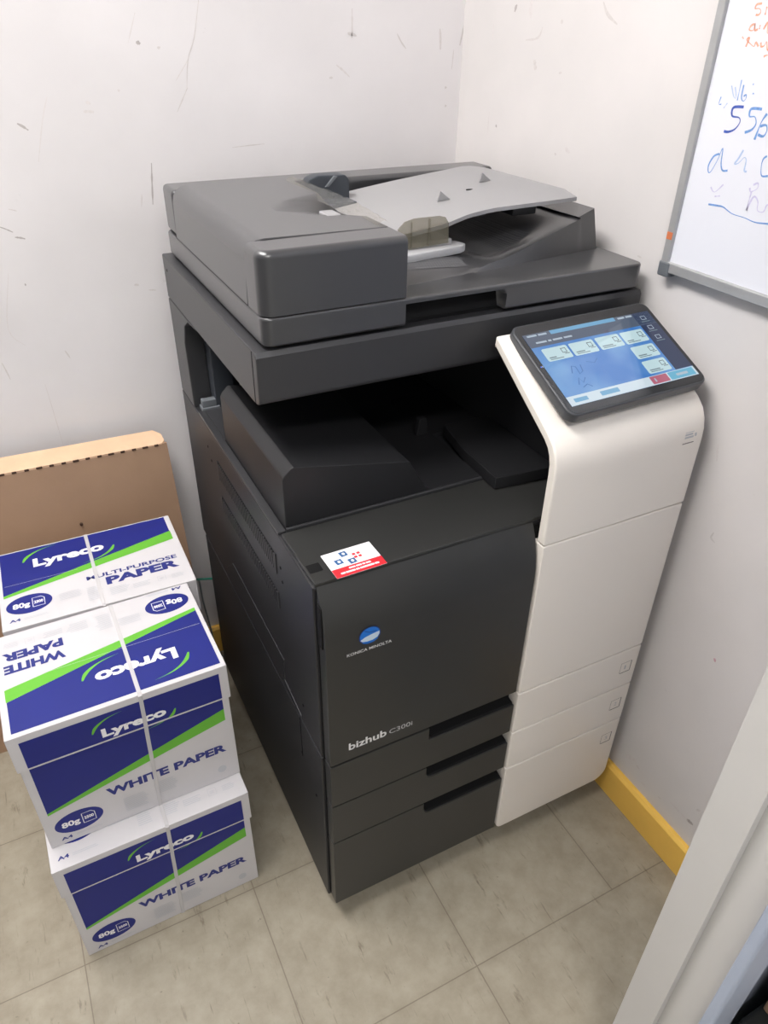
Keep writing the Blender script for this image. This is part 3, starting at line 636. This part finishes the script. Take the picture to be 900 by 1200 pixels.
# --- three drawers: dark front with a cut grip, ivory panel with its number
def notch(x0, x1, z0, z1, r):
    return [(x1,z1),(x1,z0)] + [(x0+r-r*math.sin(a*PI/12), z0+r-r*math.cos(a*PI/12)) for a in range(7)] + [(x0,z1)]
def drawer(name, z0, z1, nd, r, num, ux):
    bm = bmesh.new()
    nt_ = notch(.173, .3365, z1-nd, z1, r)
    poly = [(.0045,z0),(.3365,z0),(.3365,z1-nd)] + nt_[2:] + [(.0045,z1)]
    prism(bm, poly, 'y', 0, .0212, bev=.0012, seg=2)
    d = part(name, bm, M['door'])
    # grip shelf inside the recess
    bm = bmesh.new(); prism(bm, [(.0214,z1-nd),(.0022,z1-nd+.0002),(.004,z1-nd+.0042),(.0214,z1-nd+.0075)], 'x', .178, .3345); part('grip', bm, M['black'], d)
    return d
def front_panel(d, z0, z1, rbl, rbr, num, extra=False, rt=0):
    bm = bmesh.new(); prism(bm, rrect(.3385,.6050,z0,z1,(rbl,rbr,rt,rt),7), 'y', -.0045, .0205, bev=.0022, seg=3, minang=.9)
    w = part('drawer_panel', bm, M['white'], d); tag(w, 'ivory right-hand drawer panel')
    a = Art(); zc = z1-.044; x0 = .566; t = .0011
    a.frame(x0, x0+.024, zc-.0125, zc+.0125, t*.6, 'whitegap')
    a.rect(x0+.002, x0+.024, zc-.0135, zc-.0122, 'whitegap'); a.rect(x0+.0235, x0+.0250, zc-.0125, zc+.0125, 'whitegap')
    a.text(num, x0+.0095, zc-.005, .0035 if num == '1' else .006, .010, 'ink_grey', 1)
    if extra: a.text('LCT', x0-.026, zc-.008, .018, .005, 'ink_grey', 1)
    artobj('tray_number', a, lambda u,v,h: (u, -.0045-h, v), w, O)
    return w
def plain(a): pass
d1 = drawer('paper_drawer', .3355, .4305, .028, .003, '1', 0); front_panel(d1, .3355, .4305, 0, 0, '1')
d2 = drawer('paper_drawer', .2385, .3330, .028, .012, '2', 0); front_panel(d2, .2385, .3330, 0, 0, '2')
d3 = drawer('paper_drawer', .0560, .2360, .030, .014, '3', 0); front_panel(d3, .0560, .2360, .012, .030, '3')

# --- ivory front covers
bm = bmesh.new(); prism(bm, rrect(.3385,.6050,.4330,.7325,0), 'y', -.0045, .0205, bev=.0022, seg=3, minang=.9); part('front_cover', bm, M['white'])
prof = [(-.0045,.7355),(-.0045,.846),(-.0035,.862),(.0005,.877),(.008,.8905),(.020,.9015),(.045,.9175),(.085,.9430),(.125,.9690),(.150,.9850),(.158,.9862)]
inner = []
for i, p in enumerate(prof):
    a_ = Vector(prof[max(i-1,0)]); b_ = Vector(prof[min(i+1,len(prof)-1)]); t = (b_-a_).normalized(); n_ = Vector((t.y, -t.x)); inner.append((p[0]+n_.x*.015, p[1]+n_.y*.015))
inner[-1] = (.160,.970)
bm = bmesh.new(); prism(bm, prof+inner[::-1], 'x', .3365, .6070, bev=.0035, cap_only=True, seg=3)
hous = part('panel_housing', bm, M['white'], angle=40)
a = Art()
for k, (w_, z_) in enumerate(((.014,.8655),(.017,.861),(.015,.8565),(.017,.852))): a.rect(.569, .569+w_, z_, z_+.0030, 'ink_grey')
a.rect(.588,.592,.853,.864,'ink_grey'); a.rect(.5665,.5885,.8435,.8450,'whitegap')
artobj('rating_label', a, lambda u,v,h: (u, -.0046-h+max(0,(v-.846))*.06+max(0,v-.86)*.25, v), hous, O)
bm = bmesh.new(); prism(bm, [(.024,.762),(.024,.87),(.045,.893),(.155,.962),(.20,.962),(.674,.935),(.674,.762)], 'x', .432, .6020, bev=.002); part('right_column', bm, M['darker'])

# --- top cover, sticker, output tray
bm = bmesh.new()
prism(bm, [(.0035,.0235),(.3350,.0235),(.3350,.0240),(.4310,.0240),(.4310,.1425),(.0035,.1425)], 'z', .7602, .7660, bev=.0012)
part('top_cover', bm, M['door'])
bm = bmesh.new(); prism(bm, rrect(-.0355,.0355,-.0262,.0262,.0005,1), 'z', 0, .0004)
bmesh.ops.recalc_face_normals(bm, faces=bm.faces); ml = [M['stk']]
a = Art(); a.rect(-.0355,.0355,-.0262,-.0085,'red',1)
for cx, cy in ((-.0075,.0165),(-.0195,.0035),(-.0025,-.0015)):
    a.poly([(cx-.0055+.0012,cy-.0055),(cx+.0055,cy-.0045),(cx+.0048,cy+.0055),(cx-.0055,cy+.0050)], 'stk_blue', 1); a.ell(cx+.0005,cy+.0003,.0020,.0026,'stk',2,12)
for cx, cy in ((.0050,.0105),(.0115,.0105),(.0050,.0040),(.0115,.0040)): a.rect(cx-.0022,cx+.0022,cy-.0022,cy+.0022,'red',1)
for k in range(3): a.rect(.0150,.0150+(.016,.013,.016)[k],-.0005-.0022*k,.0003-.0022*k,'ink_grey',1)
for x, w_ in ((-.013,.009),(-.003,.008),(.006,.004),(.011,.007)): a.rect(x, x+w_, -.0148, -.0118, 'stk', 2, .0006)
for x, w_ in ((-.027,.006),(-.020,.013),(-.006,.005),(.0,.020),(.021,.006)): a.rect(x, x+w_, -.0212, -.0180, 'stk', 2, .0006)
a.emit(bm, lambda u,v,h: (u,v,.0004+h*.4), ml)
bmesh.ops.transform(bm, matrix=Matrix.Translation((.0675,.0400+.0075,.7661))@Matrix.Rotation(.02,4,'Z'), verts=bm.verts); KEEP.add(id(bm))
tag(part('service_sticker', bm, ml), 'small white and red sticker with blue squares')
bm = bmesh.new(); prism(bm, rrect(.006,.024,.045,.062,.001,2), 'z', .7659, .7664); part('cover_mark', bm, M['black'])

bm = bmesh.new()
prism(bm, [(.0125,.7602),(.0125,.8440),(.0155,.8500),(.0250,.8590),(.0290,.8605),(.1980,.8270),(.2040,.8240),(.2330,.7740),(.2420,.7690),(.330,.7690),(.330,.7602)], 'y', .149, .435, bev=.0022, seg=2, cap_only=True)
boxv(bm, .33, .431, .30, .45, .7602, .768)
part('output_tray', bm, M['darker'], angle=28)
bm = bmesh.new(); boxv(bm, .012, .431, .144, .1485, .7602, .7695, bev=.001); part('tray_rim', bm, M['dark'])
bm = bmesh.new(); boxv(bm, .0125, .25, .4355, .598, .7602, .7640, bev=.001); part('bay_floor', bm, M['dark'])
bm = bmesh.new(); prism(bm, [(.327,.109),(.4305,.099),(.4305,.29),(.345,.29),(.330,.20)], 'z', .7665, .7880, bev=.003); part('paper_stop', bm, M['darker'])
bm = bmesh.new(); prism(bm, [(.300,.7695),(.322,.7695),(.319,.800),(.305,.802)], 'y', .300, .312, bev=.002); part('tray_rib', bm, M['darker'])

# --- rear pillar and back wall of the delivery bay
bm = bmesh.new()
prism(bm, [(.674,.7602),(.674,.9350),(.475,.9350),(.545,.9300),(.573,.915),(.590,.880),(.585,.7602)], 'x', .0, .034, bev=.0025)
part('rear_pillar', bm, M['dark'])
bm = bmesh.new(); boxv(bm, .034, .432, .598, .674, .7602, .935, bev=.001); boxv(bm, .034, .07, .560, .598, .7602, .90, bev=.002); boxv(bm, .09, .13, .57, .598, .7602, .93, bev=.002); part('bay_wall', bm, M['casing'])
bm = bmesh.new(); boxv(bm, .008, .040, .556, .578, .7602, .7680, bev=.001); boxv(bm, .010, .036, .560, .574, .768, .781, bev=.002); tag(part('latch', bm, M['capgrey']), 'small grey latch at the back of the opening')
bm = bmesh.new(); boxv(bm, .0, .012, .148, .556, .7602, .7650, bev=.001); part('side_ledge', bm, M['dark'])

# --- scanner unit
bm = bmesh.new()
prism(bm, [(.1795,.948),(.1795,1.0035),(.1835,1.0095),(.674,1.0095),(.674,.936),(.205,.936),(.190,.9375),(.1825,.9415)], 'x', 0, .6180, bev=.0025, cap_only=True, seg=2)
sc_ = part('scanner_unit', bm, M['dark'], angle=30)
bm = bmesh.new(); boxv(bm, -.0004, .0006, .1945, .1957, .938, 1.008); part('seam', bm, M['black'], sc_)
bm = bmesh.new(); prism(bm, [(.648+.0025*math.cos(a*PI/5), .988+.0025*math.sin(a*PI/5)) for a in range(10)], 'x', -.0005, .0006); part('screw', bm, M['black'], sc_)
bm = bmesh.new(); boxv(bm, .02, .600, .20, .66, 1.0095, 1.0140); part('platen_gap', bm, M['black'], sc_)

# --- feeder base with grip recess
bm = bmesh.new(); boxv(bm, .0125, .6120, .1800, .668, 1.0140, 1.0500, bev=.0035, seg=3, vert=('fl','fr','bl','br'), vr=.014)
base = part('feeder_base', bm, M['adf'], angle=30)
c1 = bmesh.new(); prism(c1, rrect(.2060,.3640,.995,1.0430,(0,0,.008,.0),6), 'y', .15, .212)
c2 = bmesh.new(); boxv(c2, .190, .209, .15, .2000, 1.0505, 1.07)
c2.free()
boolean(base, [c1])
bm = bmesh.new(); prism(bm, [(.2115,1.0145),(.2115,1.042),(.206,1.034),(.200,1.0145)], 'x', .2065, .3635); part('grip', bm, M['black'], base)

# --- sculpted output surface under the document tray
NX, NY = 56, 40
def surf(x, y):
    s = lambda t: (lambda q: q*q*(3-2*q))(min(max(t, 0), 1))
    f = front(x)
    ridge = .010+.050*((x-.405)/.195)**1.05 if x > .405 else .010*s((x-.33)/.075)
    bowl = -.020*math.exp(-((x-.455)/.065)**2)*s((y-f-.004)/.07)      # hollow behind the ridge
    hump = .026*s((y-f)/.085)*(1-s((x-.30)/.115))                   # smooth swell below the tray lip
    return max(1.0505, 1.0505+ridge+bowl+hump)
def front(x):                                                     # plan line of the front face of the ridge
    return .226+.050*min(max((x-.24)/.36, 0), 1)
bm = bmesh.new(); G = []
for j in range(NY+1):
    row = []
    for i in range(NX+1):
        x = .2085+(.6000-.2085)*i/NX; f = front(x); y = f+(.600-f)*j/NY
        xx = x-(.014*(surf(x,y)-1.05)/.06 if i > NX-6 else 0)
        z = surf(x, y)
        if j == 0 and z < 1.0525: z = 1.0502
        row.append(bm.verts.new((xx, y+(.004 if j == 0 else 0), z)))
    G.append(row)
for j in range(NY):
    for i in range(NX): bm.faces.new((G[j][i],G[j][i+1],G[j+1][i+1],G[j+1][i]))
fb = [bm.verts.new((.2085+(.6000-.2085)*i/NX, front(.2085+(.6000-.2085)*i/NX), 1.0490)) for i in range(NX+1)]
for i in range(NX): bm.faces.new((fb[i],fb[i+1],G[0][i+1],G[0][i]))
rb = [bm.verts.new((.6040, G[j][NX].co.y, 1.0490)) for j in range(NY+1)]
rb[0] = fb[NX]
for j in range(NY): bm.faces.new((rb[j],rb[j+1],G[j+1][NX],G[j][NX]))
bb = [bm.verts.new((G[NY][i].co.x, .600, 1.0490)) for i in range(NX+1)]; lb = [bm.verts.new((.2085, G[j][0].co.y, 1.0490)) for j in range(NY+1)]
for i in range(NX): bm.faces.new((bb[i+1],bb[i],G[NY][i],G[NY][i+1]))
for j in range(NY): bm.faces.new((lb[j+1],lb[j],G[j][0],G[j+1][0]))
out = part('ejected_paper_tray', bm, M['adf'], angle=32)
# dimpled patch follows the surface
bm = bmesh.new()
def patch(x0, x1, y0, y1, n=16):
    g = [[bm.verts.new((x0+(x1-x0)*i/n, y0+(y1-y0)*j/n, surf(x0+(x1-x0)*i/n, y0+(y1-y0)*j/n)+.0006)) for i in range(n+1)] for j in range(n+1)]
    for j in range(n):
        for i in range(n): bm.faces.new((g[j][i],g[j][i+1],g[j+1][i+1],g[j+1][i]))
patch(.392, .500, .32, .56); patch(.222, .350, .262, .50)
KEEP.add(id(bm)); part('dimpled_surface', bm, M['dimple'], out)

# --- feeder cover: front module, lid, rear bar
bm = bmesh.new(); boxv(bm, .0130, .2070, .1815, .2330, 1.0512, 1.1270, bev=.0, vert=('fl',), vr=.018)
es = [e for e in bm.edges if all(abs(v.co.z-1.1270) < 1e-6 for v in e.verts) and (max(v.co.y for v in e.verts) < .2325 or max(v.co.x for v in e.verts) < .0131) and min(v.co.x for v in e.verts) < .2069]
bmesh.ops.bevel(bm, geom=es, offset=.009, segments=5, profile=.5, affect='EDGES')
mod = part('feeder_front_cover', bm, M['adf'], angle=35)
bm = bmesh.new(); lp_ = [(.0130,1.0512),(.2070,1.0512),(.2070,1.1270),(.040,1.1285),(.030,1.1272),(.0220,1.1225),(.0165,1.1150),(.0145,1.1050)]
prism(bm, lp_, 'y', .2352, .5975, bev=.0012, cap_only=True, seg=1)
lid = part('feeder_lid', bm, M['adf'], angle=25)
cut = bmesh.new()
# shallow scoop that deepens towards the paper entry
n = 24; cy_, rr = .385, .150
A = []; B = []
for k in range(n): 
    an = 2*PI*k/n
    A.append(cut.verts.new((.105, cy_+rr*1.1*math.cos(an), 1.1283+.1475+.150*math.sin(an)))); B.append(cut.verts.new((.2200, cy_+rr*1.5*math.cos(an), 1.1283+.134+.150*math.sin(an))))
cut.faces.new(A); cut.faces.new(B[::-1])
for k in range(n): cut.faces.new((A[k],B[k],B[(k+1)%n],A[(k+1)%n]))
boolean(lid, [cut])
# release lever
bm = bmesh.new(); boxv(bm, .1430,.1580,.318,.345,1.1080,1.1215,bev=.002); boxv(bm,.1580,.1790,.318,.350,1.1020,1.1285,bev=.0025)
tag(part('release_lever', bm, M['tray'], lid), 'pale grey lever')
bm = bmesh.new(); boxv(bm, .134,.1435,.330,.350,1.108,1.1238); part('lever_slot', bm, M['black'], lid)
# glossy film over the paper entry
bm = bmesh.new(); n = 22; g = []
for j in range(n+1):
    y = .245+.335*j/n; s = math.sin(PI*j/n)
    g.append([bm.verts.new((.196+.018*t+.014*s*t, y, 1.1275+.0050*math.sin(PI*min(t,1)*.9)-.006*s*(1-t)+.0012*math.sin(9*j/n*2*PI)*t)) for t in (0,.2,.4,.6,.8,1)])
for j in range(n):
    for i in range(5): bm.faces.new((g[j][i],g[j][i+1],g[j+1][i+1],g[j+1][i]))
bmesh.ops.solidify(bm, geom=bm.faces[:], thickness=.0006); part('entry_film', bm, M['film'], lid, angle=80)
bm = bmesh.new(); boxv(bm, .0150, .6150, .6000, .6680, 1.0500, 1.1210, bev=.008, seg=4); 
part('rear_bar', bm, M['adf'])
bm = bmesh.new(); boxv(bm, .0125, .0146, .236, .597, 1.0508, 1.0514); part('seam', bm, M['black'], lid)
bm = bmesh.new(); prism(bm, [(.0162,1.0515),(.2063,1.0515),(.2063,1.1245),(.040,1.1250),(.030,1.1235),(.0235,1.1195),(.0185,1.1125),(.0165,1.1030)], 'y', .2332, .2350); part('seam', bm, M['black'], lid)

# --- document tray with fins, lip and guides
def tz(x, y): 
    t = (x-.212)/(.562-.212); return 1.0900+.042*t+.003*math.sin(PI*t)-(.012*max(0,(.32-y)/.05)*max(0,(x-.45)/.1) if y < .32 else 0)
outline = [(.212,.315),(.245,.300),(.330,.296),(.350,.303),(.380,.312),(.420,.312),(.450,.302),(.500,.297),(.562,.296),(.560,.36),(.556,.46),(.552,.560),(.548,.572),(.535,.577),(.212,.577)]
bm = bmesh.new(); nx = 28
# top sheet as strips so it can rise and curve
def edge_y(x, lo):
    pts = outline[:9] if lo else [(.212,.577),(.535,.577),(.548,.572),(.553,.556),(.562,.540)]
    for (xa,ya),(xb,yb) in zip(pts, pts[1:]):
        if xa <= x <= xb+1e-9: return ya+(yb-ya)*(x-xa)/(xb-xa)
    return pts[-1][1]
g = [[], []]
for k, th in enumerate((0, -.0055)):
    for i in range(nx+1):
        x = .212+(.562-.212)*i/nx; a0, a1 = edge_y(x, 1), edge_y(x, 0)
        g[k].append([bm.verts.new((x-.010*max(0,(x-.5)/.062)*(j/8), a0+(a1-a0)*j/8, tz(x, a0+(a1-a0)*j/8)+th)) for j in range(9)])
for i in range(nx):
    for j in range(8):
        bm.faces.new((g[0][i][j],g[0][i+1][j],g[0][i+1][j+1],g[0][i][j+1])); bm.faces.new((g[1][i][j],g[1][i][j+1],g[1][i+1][j+1],g[1][i+1][j]))
    for j in (0,8): bm.faces.new((g[0][i][j],g[1][i][j],g[1][i+1][j],g[0][i+1][j]))
for i in (0,nx):
    for j in range(8): bm.faces.new((g[0][i][j],g[0][i][j+1],g[1][i][j+1],g[1][i][j]))
dt = part('document_tray', bm, M['tray'], angle=40)
for fx, fy in ((.388,.400),(.497,.452)):
    bm = bmesh.new(); z = tz(fx, fy)-.0005; prism(bm, [(fx-.011,z),(fx+.012,z+.002),(fx-.006,z+.015)], 'y', fy, fy+.003, bev=.0006); part('paper_fin', bm, M['tray'], dt)
bm = bmesh.new(); prism(bm, [(.452+.006*math.cos(a*PI/8), .428+.0035*math.sin(a*PI/8)) for a in range(16)], 'z', tz(.452,.428)-.002, tz(.452,.428)+.0006); part('sensor_hole', bm, M['black'], dt)
bm = bmesh.new(); boxv(bm, .470,.515,.330,.40,1.098,1.1125,bev=.003); boxv(bm, .36,.47,.40,.56,1.085,1.103,bev=.004); part('tray_support', bm, M['darker'], dt)
bm = bmesh.new(); prism(bm, [(.2120,.2750),(.2700,.2750),(.3550,.2900),(.3690,.2990),(.3640,.3180),(.340,.3400),(.2120,.3400)], 'z', 1.0640, 1.0760, bev=.003); part('tray_lip', bm, M['lgrey'], dt)
bm = bmesh.new(); boxv(bm, .2130,.345,.300,.50,1.0700,1.0850,bev=.002); part('tray_lip', bm, M['tray'], dt)
bm = bmesh.new(); prism(bm, [(.2560,1.0770),(.3370,1.0800),(.3355,1.1080),(.3300,1.1160),(.3200,1.1185),(.2800,1.1185),(.2640,1.1150),(.2540,1.1060)], 'y', .2960, .2985, bev=.0008)
boxv(bm, .2740,.2755,.2945,.2960,1.079,1.114); boxv(bm, .3020,.3045,.2945,.2960,1.080,1.116)
tag(part('paper_guide', bm, M['smoke'], dt), 'smoky see-through paper guide')
bm = bmesh.new(); prism(bm, [(.2120,1.0890),(.2900,1.0960),(.2900,1.1310),(.2820,1.1375),(.2350,1.1390),(.2200,1.1340),(.2120,1.1220)], 'y', .5350, .5600, bev=.003); boxv(bm, .2330,.2870,.5000,.5360,1.0900,1.1030,bev=.002)
tag(part('paper_guide', bm, M['casing'], dt), 'dark grey rear paper guide')
bm = bmesh.new(); prism(bm, [(.245,1.1215),(.252,1.1215),(.268,1.1360),(.261,1.1375)], 'y', .5320, .5352, bev=.001); part('guide_strip', bm, M['capgrey'], dt)

# --- touch screen
S = .92; tilt = .4491; rz = .0316
ux = Vector((math.cos(rz), math.sin(rz), 0)); uy = Vector((-math.sin(rz)*math.cos(tilt), math.cos(rz)*math.cos(tilt), math.sin(tilt))); un_ = ux.cross(uy)
B0 = Vector((-.2447,-.6388,1.3517))+(Vector((.4123,.064,.8906))-Vector((-.2447,-.6388,1.3517)))*S
def T(u, v, h=0): return tuple(B0+ux*(u*S)+uy*(v*S)+un_*h)
TW, TH = .2727, .1758
def tprism(bm, poly, h0, h1, bev):
    fs = prism(bm, poly, 'z', h0, h1, bev=bev, seg=3, minang=.9)
def totab(bm):
    for v in bm.verts: v.co = Vector(T(v.co.x, v.co.y, v.co.z))
bm = bmesh.new(); tprism(bm, rrect(-.001,TW+.001,-.001,TH+.001,.016,8), -.0165, 0, .0025); totab(bm)
cp = part('control_panel', bm, M['rim'], angle=40)
bm = bmesh.new(); prism(bm, rrect(.0022,TW-.0022,.0022,TH-.0022,.0135,8), 'z', -.0003, .0005); totab(bm); part('bezel_glass', bm, M['bezel'], cp)
bm = bmesh.new(); boxv(bm, .05,.20,.02,.12,-.032,-.016,bev=.004); totab(bm); part('mount', bm, M['rim'], cp)
a = Art(); X0, X1, Y0, Y1 = .0100, .2640, .0150, .1555
a.rect(X0,X1,Y0,Y1,'s_bg',1); a.rect(X0,X1,.1290,Y1,'s_hdr',2)
a.rect(.060,.190,.1480,Y1,'s_top',3); a.rect(.2285,X1,.033,Y1,'s_dark',2)
for x, w_ in ((.016,.018),(.037,.016),(.196,.014),(.213,.013)): a.rect(x,x+w_,.1495,.1530,'s_txt',4,.0008)
[a.rect(x_, x_+w_, .1352, .1385, 's_txt', 4, .0008) for x_, w_ in ((.024,.020),(.047,.006),(.056,.018),(.077,.016))]
def btn(x, y, seed):
    a.rect(x, x+.0470, y, y+.0250, 's_btn', 3, .003)
    a.frame(x+.0330, x+.0420, y+.0110, y+.0200, .0010, 's_ink', 4); a.rect(x+.036,x+.045,y+.0085,y+.0095,'s_ink',4)
    a.rect(x+.005, x+.018+.004*(seed%3), y+.0055, y+.0075, 's_btn2', 4); a.rect(x+.005, x+.030, y+.0025, y+.0040, 's_btn2', 4)
for k, (x, y) in enumerate(((.0240,.0985),(.0750,.0985),(.1270,.0985),(.1780,.0980),(.1770,.0665),(.1770,.0360))): btn(x, y, k)
for k, (x, y) in enumerate(((.245,.139),(.245,.118),(.245,.097))):
    a.frame(x-.005,x+.005,y,y+.008,.001,'s_txt',4); a.rect(x-.009,x+.009,y-.0045,y-.003,'s_btn2',4)
a.rect(X0,X1,Y0,.0320,'s_bar',3); a.rect(.1700,.2050,.0165,.0310,'s_red',4,.0015); a.rect(.2075,.2600,.0165,.0310,'s_cyan',4,.0015)
a.rect(.1770,.1800,.0200,.0270,'s_txt',5,.001); a.rect(.222,.246,.0215,.0260,'s_txt',5,.001); a.rect(.070,.105,.0200,.0280,'s_top',4,.001); a.rect(.02,.045,.0200,.0270,'s_top',4,.001)
a.line([(.048,.070),(.055,.083),(.061,.080),(.060,.066),(.068,.070),(.071,.082)], .0018, 'smear', 2)
a.line([(.046,.048),(.053,.060),(.056,.050),(.064,.058)], .0016, 'smear', 2); a.line([(.050,.042),(.060,.046),(.066,.040)], .0014, 'smear', 2)
a.line([(.085,.085),(.098,.080),(.108,.087)], .0012, 'smear', 2)
artobj('display', a, lambda u,v,h: T(u,v,.0005+h), cp, O)
a = Art(); a.ell(.0056, .093, .0012, .0012, 's_led', 1, 10); a.rect(.0075,.0092,.0915,.0945,'s_txt',1)
artobj('status_light', a, lambda u,v,h: T(u,v,.0005+h), cp, O)

# ================================================================ cables behind the copier
def cable(name, label, pts, r, m):
    bm = bmesh.new(); tube(bm, spline(pts, 10), r); tag(finish(name, bm, m), label, 'cable')
cable('network_cable', 'thin green cable running level to the back of the copier', [(-.065,.735,.300),(-.045,.700,.293),(-.015,.697,.284),(.010,.697,.276),(.05,.690,.262),(.08,.676,.25)], .0024, M['green'])
cable('power_cable', 'thin grey cable hanging down the wall beside the cardboard', [(-.022,.700,.280),(-.021,.704,.255),(-.019,.708,.205),(-.012,.712,.13),(-.004,.72,.05),(.02,.715,.004),(.10,.70,.004)], .0020, M['greycord'])

# ================================================================ things past the door frame
bm = bmesh.new(); boxv(bm, .345,.86,-.86,-.486,0,.322,bev=.006)
o = finish('storage_bin', bm, M['blackbin'], None, (0,0,0)); tag(o, 'black bin beyond the door frame in the lower right corner', 'bin')
bm = bmesh.new(); boxv(bm, .380,.80,-.80,-.490,.3225,.440,bev=.003)
o = finish('cardboard_box', bm, M['kraft']); tag(o, 'brown cardboard box edge on the black bin past the door frame', 'cardboard box')

# ================================================================ light and camera
w = bpy.data.worlds.new('room_air'); scene.world = w; w.use_nodes = True
w.node_tree.nodes['Background'].inputs[0].default_value = (1, .995, .985, 1); w.node_tree.nodes['Background'].inputs[1].default_value = WORLD
cam_d = bpy.data.cameras.new('camera'); cam = bpy.data.objects.new('camera', cam_d); col.objects.link(cam); scene.camera = cam
cam_d.sensor_fit = 'VERTICAL'; cam_d.sensor_height = 36; cam_d.lens = 860.02/1200*36; cam_d.clip_start = .02
f_, r_, u_ = Vector((0.38070251,0.73525462,-0.5607729)), Vector((0.89230933,-0.45120144,0.01418837)), Vector((0.24258948,0.50578444,0.82784808))
m = Matrix((r_, u_, -f_)).transposed().to_4x4(); m.translation = (-.24471,-.63877,1.35167); cam.matrix_world = m
scene.view_settings.view_transform = 'Standard'; scene.view_settings.look = 'None'; scene.view_settings.gamma = 1
scene.view_settings.use_curve_mapping = False; scene.view_settings.exposure = EXPO
